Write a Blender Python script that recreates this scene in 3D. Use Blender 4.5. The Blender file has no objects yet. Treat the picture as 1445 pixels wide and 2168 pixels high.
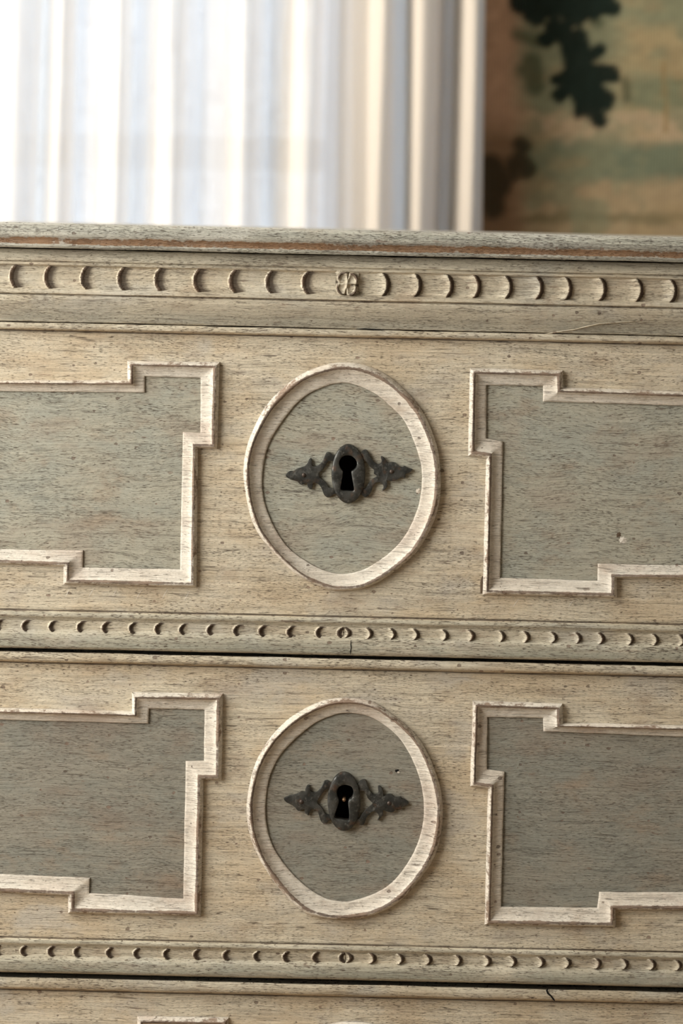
import bpy, bmesh, math, random
import numpy as np
from mathutils import Vector, Matrix, noise as mnoise

random.seed(7)
S = bpy.context.scene
COL = S.collection

# ------------------------------------------------------------------ camera
PX = 0.00033            # metres per photograph pixel on the chest's front plane (y = 0)
DIST = 1.6893           # camera to the front plane
ROLL = 0.0225
CAM_Z = 0.8626          # the lens stands just above the chest's top
HOR = 478.0             # image row of the optical axis (lens shifted down)
cam_d = bpy.data.cameras.new('camera')
cam = bpy.data.objects.new('camera', cam_d)
COL.objects.link(cam)
cam_d.sensor_fit = 'VERTICAL'
cam_d.sensor_height = 36.0
cam_d.sensor_width = 24.0
cam_d.lens = 36.0 * DIST / (2168 * PX)
cam_d.shift_y = -(1084 - HOR) / 2168
cam_d.clip_start = 0.05
cr, sr = math.cos(ROLL), math.sin(ROLL)
cam.matrix_world = Matrix(((cr, -sr, 0, 0.0), (0, 0, -1, -DIST), (sr, cr, 0, CAM_Z), (0, 0, 0, 1)))
cam_d.dof.use_dof = True
cam_d.dof.focus_distance = DIST - 0.005
cam_d.dof.aperture_fstop = 6.3
S.camera = cam

# ------------------------------------------------------------------ world, lights, exposure
w = bpy.data.worlds.new('daylight')
S.world = w
w.use_nodes = True
bg = w.node_tree.nodes['Background']
bg.inputs[0].default_value = (0.84, 0.92, 1.0, 1)
bg.inputs[1].default_value = 2.5

def area(name, loc, target, sx, sy, power, color):
    d = bpy.data.lights.new(name, 'AREA')
    d.shape = 'RECTANGLE'; d.size = sx; d.size_y = sy
    d.energy = power; d.color = color
    o = bpy.data.objects.new(name, d); COL.objects.link(o)
    o.location = loc
    o.rotation_euler = (Vector(target) - Vector(loc)).to_track_quat('-Z', 'Y').to_euler()
    return o
# daylight coming in through the tall side window on the left
area('side_window_daylight', (-1.13, -0.66, 1.24), (0.0, -0.30, 0.95), 0.85, 1.30, 34, (1.0, 0.97, 0.915))
# lamp at an invented rear window, added to brighten the curtain folds
area('added_curtain_light', (-1.13, 0.52, 1.45), (0.2, 1.0, 1.0), 0.45, 1.10, 19, (1.0, 0.96, 0.90))

S.view_settings.view_transform = 'Standard'
S.view_settings.look = 'None'
S.view_settings.gamma = 1.0
S.view_settings.use_curve_mapping = False
S.view_settings.exposure = 0.0

# ------------------------------------------------------------------ helpers
def W(px, py, y=0.0):
    """point of the photograph -> point of the plane at depth y"""
    t = (DIST + y) / DIST * PX
    xl, yl = (px - 722.5) * t, -(py - HOR) * t
    return Vector((xl * cr - yl * sr, y, CAM_Z + xl * sr + yl * cr))

def Zr(py, y=0.0):
    return W(722.5, py, y).z

def new_obj(name, verts, faces, mat=None, parent=None, smooth=40, masks=None, kind=None, label=None):
    me = bpy.data.meshes.new(name)
    me.from_pydata([tuple(v) for v in verts], [], faces)
    me.validate(); me.update()
    if masks is not None:
        a = me.color_attributes.new('mask', 'FLOAT_COLOR', 'POINT')
        a.data.foreach_set('color', np.asarray(masks, dtype=np.float32).reshape(-1))
    return link(name, me, mat, parent, smooth, kind, label)

def link(name, me, mat, parent=None, smooth=40, kind=None, label=None):
    if smooth:
        me.polygons.foreach_set('use_smooth', [True] * len(me.polygons))
        me.set_sharp_from_angle(angle=math.radians(smooth))
    o = bpy.data.objects.new(name, me)
    COL.objects.link(o)
    if mat:
        for m in (mat if isinstance(mat, (list, tuple)) else [mat]):
            me.materials.append(m)
    if parent: o.parent = parent
    if kind: o['kind'] = kind
    if label: o['label'] = label
    return o

def from_bm(name, bm, mat, parent=None, smooth=40, kind=None, label=None):
    bmesh.ops.recalc_face_normals(bm, faces=bm.faces)
    me = bpy.data.meshes.new(name)
    bm.to_mesh(me); bm.free()
    return link(name, me, mat, parent, smooth, kind, label)

def bm_box(bm, a, b, bev=0.0):
    a, b = Vector(a), Vector(b)
    r = bmesh.ops.create_cube(bm, size=1.0)
    for v in r['verts']:
        v.co = Vector(((a.x + b.x) / 2 + v.co.x * (b.x - a.x), (a.y + b.y) / 2 + v.co.y * (b.y - a.y), (a.z + b.z) / 2 + v.co.z * (b.z - a.z)))
    ml_ = bm.verts.layers.float_color.get('mask')
    if ml_:
        for v in r['verts']: v[ml_] = (0, 0, 0.4, 1)
    if bev:
        es = list({e for v in r['verts'] for e in v.link_edges})
        bmesh.ops.bevel(bm, geom=es, offset=bev, segments=2, affect='EDGES', profile=0.6)

def fbm(v, s=1.0):
    return mnoise.noise(Vector(v) * s)

def catmull(pts, n, closed=True):
    out = []
    N = len(pts)
    rng = range(N) if closed else range(N - 1)
    for i in rng:
        if closed:
            p0, p1, p2, p3 = pts[i - 1], pts[i], pts[(i + 1) % N], pts[(i + 2) % N]
        else:
            p0, p1, p2, p3 = pts[max(i - 1, 0)], pts[i], pts[i + 1], pts[min(i + 2, N - 1)]
        for k in range(n):
            t = k / n
            out.append(tuple(0.5 * ((2 * b) + (-a + c) * t + (2 * a - 5 * b + 4 * c - d) * t * t + (-a + 3 * b - 3 * c + d) * t ** 3)
                             for a, b, c, d in zip(p0, p1, p2, p3)))
    if not closed: out.append(tuple(pts[-1]))
    return out

def sstep(a, b, x):
    t = min(1, max(0, (x - a) / (b - a)))
    return t * t * (3 - 2 * t)

# ------------------------------------------------------------------ materials
class NT:
    def __init__(self, name):
        self.m = bpy.data.materials.new(name); self.m.use_nodes = True
        self.t = self.m.node_tree; self.t.nodes.clear()
        self.out = self.t.nodes.new('ShaderNodeOutputMaterial')
    def n(self, typ, **kw):
        nd = self.t.nodes.new(typ)
        for k, v in kw.items():
            if k.startswith('i_'):
                key = k[2:]
                key = int(key) if key.isdigit() else key.replace('_', ' ')
                self.put(nd.inputs[key], v)
            else: setattr(nd, k, v)
        return nd
    def put(self, sock, v):
        if isinstance(v, bpy.types.NodeSocket): self.t.links.new(v, sock)
        else: sock.default_value = v
    def math(self, op, a, b=0.0, c=0.0, clamp=False):
        nd = self.t.nodes.new('ShaderNodeMath'); nd.operation = op; nd.use_clamp = clamp
        for s, v in zip(nd.inputs, (a, b, c)): self.put(s, v)
        return nd.outputs[0]
    def mix(self, f, a, b, typ='RGBA', blend='MIX'):
        nd = self.t.nodes.new('ShaderNodeMix'); nd.data_type = typ
        if typ == 'RGBA': nd.blend_type = blend
        self.put(nd.inputs['Factor'], f)
        o = 6 if typ == 'RGBA' else 2
        for s, v in ((nd.inputs[o], a), (nd.inputs[o + 1], b)):
            if isinstance(v, tuple) and len(v) == 3: v = (*v, 1)
            self.put(s, v)
        return nd.outputs[2 if typ == 'RGBA' else 0]
    def ramp(self, f, a, b):
        nd = self.t.nodes.new('ShaderNodeMapRange'); nd.interpolation_type = 'SMOOTHSTEP'
        self.put(nd.inputs[0], f); nd.inputs[1].default_value = a; nd.inputs[2].default_value = b
        return nd.outputs[0]
    def noise(self, vec, scale=1.0, detail=2.0, rough=0.5, dist=0.0):
        nd = self.n('ShaderNodeTexNoise'); nd.normalize = True
        self.put(nd.inputs['Vector'], vec)
        nd.inputs['Scale'].default_value = scale; nd.inputs['Detail'].default_value = detail
        nd.inputs['Roughness'].default_value = rough; nd.inputs['Distortion'].default_value = dist
        return nd.outputs[0]
    def vmul(self, vec, s):
        nd = self.t.nodes.new('ShaderNodeVectorMath'); nd.operation = 'MULTIPLY'
        self.put(nd.inputs[0], vec); nd.inputs[1].default_value = s
        return nd.outputs[0]
    def vadd(self, vec, s):
        nd = self.t.nodes.new('ShaderNodeVectorMath'); nd.operation = 'ADD'
        self.put(nd.inputs[0], vec); self.put(nd.inputs[1], s)
        return nd.outputs[0]
    def bsdf(self, color, rough=0.7, spec=0.3, metal=0.0, normal=None):
        b = self.n('ShaderNodeBsdfPrincipled')
        self.put(b.inputs['Base Color'], color if not (isinstance(color, tuple) and len(color) == 3) else (*color, 1))
        self.put(b.inputs['Roughness'], rough); b.inputs['Specular IOR Level'].default_value = spec
        self.put(b.inputs['Metallic'], metal)
        if normal is not None: self.t.links.new(normal, b.inputs['Normal'])
        self.t.links.new(b.outputs[0], self.out.inputs[0])
        return b

def painted_oak(name, c1, c2, c3, grey=(0.34, 0.34, 0.27), pore=0.62, wave=0.7, pore_amt=0.95, spot=1.0, streak=0.5, bump=0.7, bare=((0.105, 0.066, 0.045), (0.23, 0.145, 0.092))):
    """thin scraped paint over oak: long grain, dark open pores, worn spots, bare wood on the arrises"""
    T = NT(name)
    tc = T.n('ShaderNodeTexCoord').outputs['Object']
    wv = T.noise(T.vmul(tc, (13, 12, 12)), 1, 2)
    wz = T.math('MULTIPLY', T.math('SUBTRACT', wv, 0.5), 0.010 * wave)
    wob = T.n('ShaderNodeCombineXYZ', i_Z=wz).outputs[0]
    p = T.vadd(tc, wob)
    patch = T.noise(T.vmul(tc, (13, 13, 26)), 1, 5, 0.65)
    patch2 = T.noise(T.vadd(T.vmul(tc, (16, 16, 30)), (7.3, 1.1, 4.2)), 1, 4, 0.6)
    longg = T.noise(T.vmul(p, (9, 60, 520)), 1, 4, 0.65)
    fine = T.noise(T.vmul(p, (38, 200, 1150)), 1, 3, 0.6)
    mott = T.noise(T.vmul(tc, (480, 480, 800)), 1, 4, 0.7)
    col = T.mix(T.ramp(patch, 0.40, 0.62), c1, c2)
    col = T.mix(T.ramp(patch2, 0.50, 0.68), col, c3)
    stain = T.noise(T.vadd(T.vmul(tc, (24, 24, 46)), (2.2, 8.1, 6.6)), 1, 5, 0.68)
    col = T.mix(T.math('MULTIPLY', T.ramp(stain, 0.52, 0.72), 0.42 * spot), col, (0.34, 0.235, 0.150))
    at = T.n('ShaderNodeAttribute', attribute_name='mask', attribute_type='GEOMETRY')
    sep = T.n('ShaderNodeSeparateColor'); T.t.links.new(at.outputs['Color'], sep.inputs[0])
    wear, grime_shade, tone = sep.outputs[0], sep.outputs[1], sep.outputs[2]
    col = T.mix(T.math('MULTIPLY', tone, T.ramp(T.math('ADD', patch, T.math('MULTIPLY', longg, 0.5)), 0.45, 0.85)), col, grey)
    # streaks along the grain
    st = T.math('MULTIPLY', T.math('SUBTRACT', longg, 0.5), streak * 2.2)
    st = T.math('ADD', st, T.math('MULTIPLY', T.math('SUBTRACT', mott, 0.5), 0.62))
    st = T.math('ADD', st, T.math('MULTIPLY', T.math('SUBTRACT', fine, 0.5), 0.55))
    br = T.math('ADD', st, 1.0)
    hsv = T.n('ShaderNodeHueSaturation', i_Value=br, i_Color=col); col = hsv.outputs[0]
    # open pores: short dark dashes along the grain
    po = T.noise(T.vmul(p, (280, 300, 2800)), 1, 2.0, 0.55)
    dens = T.noise(T.vadd(T.vmul(p, (14, 30, 90)), (3.1, 0, 9.7)), 1, 3, 0.6)
    thr = T.math('ADD', po, T.math('MULTIPLY', T.math('SUBTRACT', dens, 0.5), 0.30))
    pm = T.math('MULTIPLY', T.ramp(thr, pore, pore + 0.075), pore_amt)
    hl = T.noise(T.vadd(T.vmul(p, (16, 40, 470)), (8.8, 2.0, 1.3)), 1, 2, 0.55)
    hair = T.math('MULTIPLY', T.ramp(T.math('ABSOLUTE', T.math('SUBTRACT', hl, 0.5)), 0.012, 0.003), T.ramp(T.noise(T.vadd(T.vmul(p, (60, 30, 300)), (1.8, 0, 3.3)), 1, 2), 0.46, 0.60))
    pm = T.math('MAXIMUM', pm, T.math('MULTIPLY', hair, pore_amt * 0.8))
    pcol = T.mix(T.ramp(patch2, 0.35, 0.65), (0.060, 0.044, 0.032), (0.12, 0.080, 0.055))
    col = T.mix(pm, col, pcol)
    # worn dashes and rubbed patches showing brown ground
    rb = T.noise(T.vadd(T.vmul(p, (60, 60, 260)), (1.7, 5.0, 2.2)), 1, 4, 0.65)
    rm = T.math('MULTIPLY', T.ramp(rb, 0.63, 0.72), 0.60 * spot)
    col = T.mix(rm, col, (0.20, 0.13, 0.090))
    # round fly specks and chips
    sx = T.n('ShaderNodeSeparateXYZ'); T.t.links.new(tc, sx.inputs[0])
    v2 = T.n('ShaderNodeCombineXYZ', i_X=T.math('ADD', T.math('MULTIPLY', sx.outputs[0], 66), T.math('MULTIPLY', mott, 0.22)), i_Y=T.math('ADD', T.math('MULTIPLY', sx.outputs[2], 88), T.math('MULTIPLY', fine, 0.22)))
    vo = T.n('ShaderNodeTexVoronoi', voronoi_dimensions='2D', i_Vector=v2.outputs[0], i_Scale=1.0)
    vs = T.n('ShaderNodeSeparateColor'); T.t.links.new(vo.outputs['Color'], vs.inputs[0])
    rad = T.math('MULTIPLY', T.math('POWER', vs.outputs[0], 4.5), 0.115)
    sm = T.math('MULTIPLY', T.ramp(T.math('SUBTRACT', rad, vo.outputs['Distance']), 0.0, 0.025), 0.72 * spot)
    col = T.mix(sm, col, T.mix(vs.outputs[1], (0.095, 0.064, 0.046), (0.27, 0.175, 0.125)))
    # worn arrises, dirt in the corners, shade painted into the carved scales (masks carved in with the shape)
    wn = T.noise(T.vmul(tc, (330, 330, 330)), 1, 3, 0.65)
    wl = T.noise(T.vmul(tc, (45, 45, 45)), 1, 3, 0.6)
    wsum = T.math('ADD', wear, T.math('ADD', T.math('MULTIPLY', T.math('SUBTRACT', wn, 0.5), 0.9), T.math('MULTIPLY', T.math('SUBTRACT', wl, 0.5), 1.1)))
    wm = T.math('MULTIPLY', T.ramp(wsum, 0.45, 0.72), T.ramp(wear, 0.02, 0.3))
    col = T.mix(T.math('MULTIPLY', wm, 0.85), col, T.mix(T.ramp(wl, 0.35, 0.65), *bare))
    gs = T.math('ADD', grime_shade, T.math('MULTIPLY', T.math('SUBTRACT', wl, 0.5), 0.9))
    gm = T.math('MULTIPLY', T.math('MULTIPLY', T.ramp(gs, 0.25, 0.8), T.ramp(grime_shade, 0.02, 0.3)), 0.8)
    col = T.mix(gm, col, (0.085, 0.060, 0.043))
    h = T.math('ADD', T.math('MULTIPLY', T.math('MAXIMUM', T.ramp(thr, pore - 0.05, pore + 0.08), hair), -1.2), T.math('MULTIPLY', mott, 0.35))
    h = T.math('ADD', h, T.math('MULTIPLY', longg, 0.7))
    h = T.math('ADD', h, T.math('MULTIPLY', fine, 0.5))
    h = T.math('SUBTRACT', h, T.math('MULTIPLY', sm, 0.8))
    bp = T.n('ShaderNodeBump', i_Strength=bump, i_Distance=0.0006, i_Height=h)
    T.bsdf(col, T.math('ADD', 0.62, T.math('MULTIPLY', mott, 0.25)), 0.28, 0.0, bp.outputs[0])
    return T.m

M_FIELD = painted_oak('cream_scraped_oak', (0.635, 0.555, 0.415), (0.585, 0.475, 0.325), (0.55, 0.49, 0.39))
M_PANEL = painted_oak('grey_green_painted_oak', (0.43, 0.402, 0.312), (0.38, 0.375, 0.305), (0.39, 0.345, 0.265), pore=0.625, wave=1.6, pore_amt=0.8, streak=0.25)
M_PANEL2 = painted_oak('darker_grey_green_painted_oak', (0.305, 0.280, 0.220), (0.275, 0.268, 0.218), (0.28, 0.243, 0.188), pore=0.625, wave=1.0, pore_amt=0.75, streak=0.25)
M_MOULD = painted_oak('chalky_white_moulding', (0.74, 0.675, 0.565), (0.70, 0.62, 0.505), (0.62, 0.525, 0.425), pore=0.70, pore_amt=0.22, spot=1.0, streak=0.10, bump=1.0)
M_FRIEZE = painted_oak('weathered_grey_cream_oak', (0.565, 0.50, 0.375), (0.51, 0.435, 0.315), (0.48, 0.435, 0.345), grey=(0.42, 0.40, 0.32), pore=0.625, pore_amt=0.7, bare=((0.062, 0.038, 0.026), (0.15, 0.088, 0.055)))
M_TOP = painted_oak('weathered_top_oak', (0.53, 0.50, 0.425), (0.46, 0.42, 0.345), (0.57, 0.53, 0.45), pore=0.60, pore_amt=0.75, streak=0.75, bump=0.9, bare=((0.23, 0.115, 0.048), (0.32, 0.17, 0.075)))

def simple(name, col, rough=0.7, spec=0.3, nscale=40, var=0.15, metal=0.0, bump=0.2, bd=0.001):
    T = NT(name)
    tc = T.n('ShaderNodeTexCoord').outputs['Object']
    nz = T.noise(T.vmul(tc, (nscale,) * 3), 1, 4, 0.6)
    c = T.mix(nz, tuple(x * (1 - var) for x in col), tuple(min(1, x * (1 + var)) for x in col))
    bp = T.n('ShaderNodeBump', i_Strength=bump, i_Distance=bd, i_Height=nz)
    T.bsdf(c, rough, spec, metal, bp.outputs[0])
    return T.m

M_WALL = simple('warm_plaster', (0.50, 0.475, 0.435), 0.9, 0.1, 25, 0.04)
M_CEIL = simple('ceiling_paint', (0.75, 0.72, 0.66), 0.9, 0.1, 25, 0.03)
M_BACKWALL = simple('back_wall_plaster', (0.63, 0.50, 0.375), 0.9, 0.1, 25, 0.04)
M_FLOOR = simple('oak_floor', (0.30, 0.21, 0.13), 0.5, 0.4, 12, 0.3)
M_FRAME = simple('window_paint', (0.72, 0.72, 0.70), 0.5, 0.4, 60, 0.04)
M_ROD = simple('rod_iron', (0.05, 0.045, 0.04), 0.5, 0.5, 80, 0.2, 0.8)
M_CARC = simple('old_inner_oak', (0.12, 0.085, 0.055), 0.85, 0.15, 60, 0.3)
M_DARK = simple('lock_shadow_iron', (0.012, 0.011, 0.010), 0.8, 0.2, 200, 0.3, 0.3)
M_PIN = simple('lock_pin_brass', (0.36, 0.22, 0.12), 0.45, 0.5, 500, 0.3, 0.7)

def iron_mat():
    T = NT('tarnished_iron')
    tc = T.n('ShaderNodeTexCoord').outputs['Object']
    a = T.noise(T.vmul(tc, (320,) * 3), 1, 5, 0.65)
    b = T.noise(T.vmul(tc, (110,) * 3), 1, 3, 0.6)
    c = T.mix(T.ramp(b, 0.4, 0.65), (0.040, 0.040, 0.035), (0.082, 0.080, 0.070))
    c = T.mix(T.ramp(a, 0.52, 0.72), c, (0.155, 0.150, 0.128))
    c = T.mix(T.math('MULTIPLY', T.ramp(T.noise(T.vadd(T.vmul(tc, (170,) * 3), (4, 4, 4)), 1, 3), 0.56, 0.72), 0.6), c, (0.13, 0.075, 0.045))
    bp = T.n('ShaderNodeBump', i_Strength=0.55, i_Distance=0.0006, i_Height=T.math('ADD', a, b))
    T.bsdf(c, 0.42, 0.5, 0.5, bp.outputs[0])
    return T.m
M_IRON = iron_mat()
M_RIVET = simple('rivet_copper', (0.085, 0.062, 0.048), 0.5, 0.5, 600, 0.3, 0.6)

def cloth_mat():
    T = NT('sheer_linen')
    tc = T.n('ShaderNodeTexCoord').outputs['UV']
    slub_h = T.noise(T.vmul(tc, (25, 700, 1)), 1, 3, 0.6)
    slub_v = T.noise(T.vmul(tc, (700, 25, 1)), 1, 3, 0.6)
    sl = T.math('ADD', slub_h, slub_v)
    dif = T.n('ShaderNodeBsdfDiffuse'); dif.inputs[0].default_value = (0.90, 0.77, 0.62, 1)
    tr = T.n('ShaderNodeBsdfTranslucent')
    T.put(tr.inputs[0], T.mix(T.ramp(sl, 0.8, 1.25), (0.73, 0.81, 0.90), (0.59, 0.67, 0.77)))
    tp = T.n('ShaderNodeBsdfTransparent'); tp.inputs[0].default_value = (1, 1, 1, 1)
    m1 = T.n('ShaderNodeMixShader'); m1.inputs[0].default_value = 0.42
    T.t.links.new(dif.outputs[0], m1.inputs[1]); T.t.links.new(tr.outputs[0], m1.inputs[2])
    m2 = T.n('ShaderNodeMixShader')
    T.put(m2.inputs[0], T.math('MULTIPLY', T.ramp(sl, 1.2, 0.75), 0.10))
    T.t.links.new(m1.outputs[0], m2.inputs[1]); T.t.links.new(tp.outputs[0], m2.inputs[2])
    T.t.links.new(m2.outputs[0], T.out.inputs[0])
    return T.m
M_CLOTH = cloth_mat()

def glass_mat():
    T = NT('window_glass')
    tp = T.n('ShaderNodeBsdfTransparent'); gl = T.n('ShaderNodeBsdfGlossy'); gl.inputs['Roughness'].default_value = 0.02
    m = T.n('ShaderNodeMixShader'); m.inputs[0].default_value = 0.06
    T.t.links.new(tp.outputs[0], m.inputs[1]); T.t.links.new(gl.outputs[0], m.inputs[2])
    T.t.links.new(m.outputs[0], T.out.inputs[0])
    return T.m
M_GLASS = glass_mat()

def tapestry_mat():
    T = NT('woven_verdure')
    tc = T.n('ShaderNodeTexCoord').outputs['Object']
    at = T.n('ShaderNodeAttribute', attribute_name='weft', attribute_type='GEOMETRY').outputs['Color']
    rib = T.n('ShaderNodeTexWave', wave_type='BANDS', bands_direction='X', i_Vector=tc, i_Scale=95.0, i_Distortion=0.4)
    wf = T.noise(T.vmul(tc, (60, 1, 600)), 1, 3, 0.6)
    v = T.math('ADD', 0.72, T.math('ADD', T.math('MULTIPLY', rib.outputs['Fac'], 0.22), T.math('MULTIPLY', wf, 0.36)))
    c = T.n('ShaderNodeHueSaturation', i_Value=v, i_Color=at).outputs[0]
    bp = T.n('ShaderNodeBump', i_Strength=0.5, i_Distance=0.001, i_Height=rib.outputs['Fac'])
    T.bsdf(c, 0.95, 0.05, 0, bp.outputs[0])
    return T.m
M_TAP = tapestry_mat()

# ------------------------------------------------------------------ the room
def struct(name, bm, mat, parent=None, smooth=0):
    return from_bm(name, bm, mat, parent, smooth, 'structure' if parent is None else None)

XL, XR, YB, YF, ZC = -1.20, 2.3, 1.15, -3.6, 2.75
bm = bmesh.new(); bm_box(bm, (XL - 0.15, YF - 0.15, -0.12), (XR + 0.15, YB + 0.14, 0.0)); struct('floor', bm, M_FLOOR)
bm = bmesh.new(); bm_box(bm, (XL - 0.15, YF - 0.15, ZC), (XR + 0.15, YB + 0.14, ZC + 0.1)); struct('ceiling', bm, M_CEIL)
WX0, WX1, WZ0, WZ1 = -1.12, 0.034, 0.12, 2.50          # back window opening
bm = bmesh.new()
bm_box(bm, (XL - 0.15, YB, 0), (WX0, YB + 0.14, ZC)); bm_box(bm, (WX1, YB, 0), (XR + 0.15, YB + 0.14, ZC))
bm_box(bm, (WX0, YB, 0), (WX1, YB + 0.14, WZ0)); bm_box(bm, (WX0, YB, WZ1), (WX1, YB + 0.14, ZC))
struct('wall_back', bm, M_BACKWALL)
LY0, LY1, LZ0, LZ1 = -1.15, -0.15, 0.50, 2.05          # side window opening
RY0, RY1, RZ0, RZ1 = 0.25, 0.80, 0.85, 2.05             # added rear opening, invented to light the curtain
bm = bmesh.new()
bm_box(bm, (XL - 0.15, YF, 0), (XL, LY0, ZC)); bm_box(bm, (XL - 0.15, LY1, 0), (XL, RY0, ZC)); bm_box(bm, (XL - 0.15, RY1, 0), (XL, YB, ZC))
bm_box(bm, (XL - 0.15, RY0, 0), (XL, RY1, RZ0)); bm_box(bm, (XL - 0.15, RY0, RZ1), (XL, RY1, ZC))
bm_box(bm, (XL - 0.15, LY0, 0), (XL, LY1, LZ0)); bm_box(bm, (XL - 0.15, LY0, LZ1), (XL, LY1, ZC))
struct('wall_left', bm, M_WALL)
bm = bmesh.new(); bm_box(bm, (XR, YF, 0), (XR + 0.15, YB, ZC)); struct('wall_right', bm, M_WALL)
bm = bmesh.new(); bm_box(bm, (XL - 0.15, YF - 0.15, 0), (XR + 0.15, YF, ZC)); struct('wall_front', bm, M_WALL)
# back window: frame, meeting rail at the height seen through the curtain, panes
y0, y1 = YB + 0.03, YB + 0.085
bm = bmesh.new()
f = 0.055
bm_box(bm, (WX0, y0, WZ0), (WX0 + f, y1, WZ1)); bm_box(bm, (WX1 - f, y0, WZ0), (WX1, y1, WZ1))
bm_box(bm, (WX0 + f, y0, WZ0), (WX1 - f, y1, WZ0 + f)); bm_box(bm, (WX0 + f, y0, WZ1 - f), (WX1 - f, y1, WZ1))
win = struct('window_1', bm, M_FRAME)
rz0, rz1 = 0.926, 0.966
bm = bmesh.new(); bm_box(bm, (WX0 + f, y0 + 0.004, rz0), (WX1 - f, y1 - 0.004, rz1), 0.004); struct('rail', bm, M_FRAME, win)
for a, b in ((WZ0 + f, rz0), (rz1, WZ1 - f)):
    bm = bmesh.new(); bm_box(bm, (WX0 + f, y0 + 0.024, a), (WX1 - f, y0 + 0.029, b)); struct('pane', bm, M_GLASS, win)
# side window, and the one added for the curtain light
xa, xb = XL - 0.10, XL - 0.05
for nm, a0, a1, b0, b1 in (('window_2', LY0, LY1, LZ0, LZ1), ('added_window_3', RY0, RY1, RZ0, RZ1)):
    bm = bmesh.new()
    bm_box(bm, (xa, a0, b0), (xb, a0 + f, b1)); bm_box(bm, (xa, a1 - f, b0), (xb, a1, b1))
    bm_box(bm, (xa, a0 + f, b0), (xb, a1 - f, b0 + f)); bm_box(bm, (xa, a0 + f, b1 - f), (xb, a1 - f, b1))
    win2 = struct(nm, bm, M_FRAME)
    bm = bmesh.new(); bm_box(bm, (xa + 0.02, a0 + f, b0 + f), (xa + 0.025, a1 - f, b1 - f)); struct('pane', bm, M_GLASS, win2)

# ------------------------------------------------------------------ curtain and its rod
YC = 1.055
folds = [(8, -8), (14, -30), (40, -36), (64, -22), (72, 8), (76, 22), (92, 16), (110, -16), (122, -24), (136, -18), (146, 14), (158, 24), (192, 14),
         (226, -22), (240, -28), (256, -22), (264, 12), (278, 24), (312, 14), (342, -22), (358, -28), (374, -22), (386, 12), (410, 24), (445, 18), (480, 6),
         (502, -24), (514, -30), (530, -22), (546, 14), (560, 24), (590, 16), (622, -24), (640, -30), (660, -22), (676, 10), (706, 24), (745, 20), (770, 6),
         (774, -20), (780, -50), (800, -62), (818, -54), (828, -14), (838, 10), (848, 24), (857, 26), (861, 4), (863, -30), (870, -62), (886, -72), (904, -62), (914, -42), (924, -18), (932, 4), (944, 14), (954, 12), (959, -2),
         (961, -40), (970, -66), (986, -72), (1004, -58), (1015, -26), (1019, 10), (1012, 34)]
ring = catmull([(a, b) for a, b in folds], 6, closed=False)
zs = np.linspace(0.03, 2.56, 46)
verts, faces, uvs = [], [], []
acc, last = [], None
s_ = 0.0
for k, (p, d) in enumerate(ring):
    q = Vector((W(p, HOR, YC).x, d / 1000))
    if last is not None: s_ += (q - last).length
    last = q; acc.append(s_)
nr = len(ring)
for j, z in enumerate(zs):
    for i, (p, d) in enumerate(ring):
        x = W(p, HOR, YC).x
        sl = 0.010 * (z - 0.95) * math.sin(p * 0.021 + 0.6) - 0.008 * (z - 0.95) * sstep(780, 860, p)
        amp = 1.0 + 0.22 * fbm((p * 0.02, z * 1.4, 3.0))
        dd = d / 1000 * amp + 0.004 * fbm((p * 0.05, z * 2.5, 1.0))
        verts.append((x + sl + 0.002 * fbm((p * .03, z * 3, 8)), YC + dd, z)); uvs.append((acc[i], z))
for j in range(len(zs) - 1):
    for i in range(nr - 1):
        a = j * nr + i
        faces.append((a, a + 1, a + nr + 1, a + nr))
cur = new_obj('curtain', verts, faces, M_CLOTH, None, 180)
uvl = cur.data.uv_layers.new(name='UVMap')
for l in cur.data.loops: uvl.data[l.index].uv = uvs[l.vertex_index]
cur['label'] = 'sheer cream linen curtain hanging in soft folds before the bright window'
cur['category'] = 'curtain'
def tube(bm, a, b, r, n=16):
    a, b = Vector(a), Vector(b)
    bmesh.ops.create_cone(bm, cap_ends=True, segments=n, radius1=r, radius2=r, depth=(b - a).length,
                          matrix=Matrix.Translation((a + b) / 2) @ (b - a).to_track_quat('Z', 'Y').to_matrix().to_4x4())
bm = bmesh.new()
tube(bm, (-1.15, YC, 2.58), (0.30, YC, 2.58), 0.012)
for x in (-1.13, 0.26): tube(bm, (x, YC, 2.58), (x, YB, 2.58), 0.008)
rod = from_bm('curtain_rod', bm, M_ROD); rod['label'] = 'dark iron curtain rod above the window carrying the linen curtain'; rod['category'] = 'curtain rod'

# ------------------------------------------------------------------ tapestry
def vnoise(x, y, seed):
    rng = np.random.RandomState(seed); tab = rng.rand(128, 128)
    xi, yi = np.floor(x).astype(int), np.floor(y).astype(int)
    fx, fy = x - xi, y - yi
    fx, fy = fx * fx * (3 - 2 * fx), fy * fy * (3 - 2 * fy)
    g = lambda a, b: tab[a % 128, b % 128]
    return (g(xi, yi) * (1 - fx) + g(xi + 1, yi) * fx) * (1 - fy) + (g(xi, yi + 1) * (1 - fx) + g(xi + 1, yi + 1) * fx) * fy
def fb(x, y, seed, o=4):
    t, a, s = 0, 0.5, 0
    for k in range(o):
        t = t + a * vnoise(x * 2 ** k, y * 2 ** k, seed + k); s += a; a *= 0.55
    return t / s
def lin(c):
    c = np.asarray(c, float) / 255
    return np.where(c <= 0.04045, c / 12.92, ((c + 0.055) / 1.055) ** 2.4)
YT = YB - 0.012
TAP_GAIN = 1.75
tx0, tx1, tz0, tz1 = W(1006, HOR, YT).x, 1.25, 0.30, 2.35
nx, nz = 270, 470
gx = np.linspace(tx0, tx1, nx); gz = np.linspace(tz0, tz1, nz)
GX, GZ = np.meshgrid(gx, gz)
tS = (DIST + YT) / DIST * PX
dx, dz = GX, GZ - CAM_Z
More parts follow.
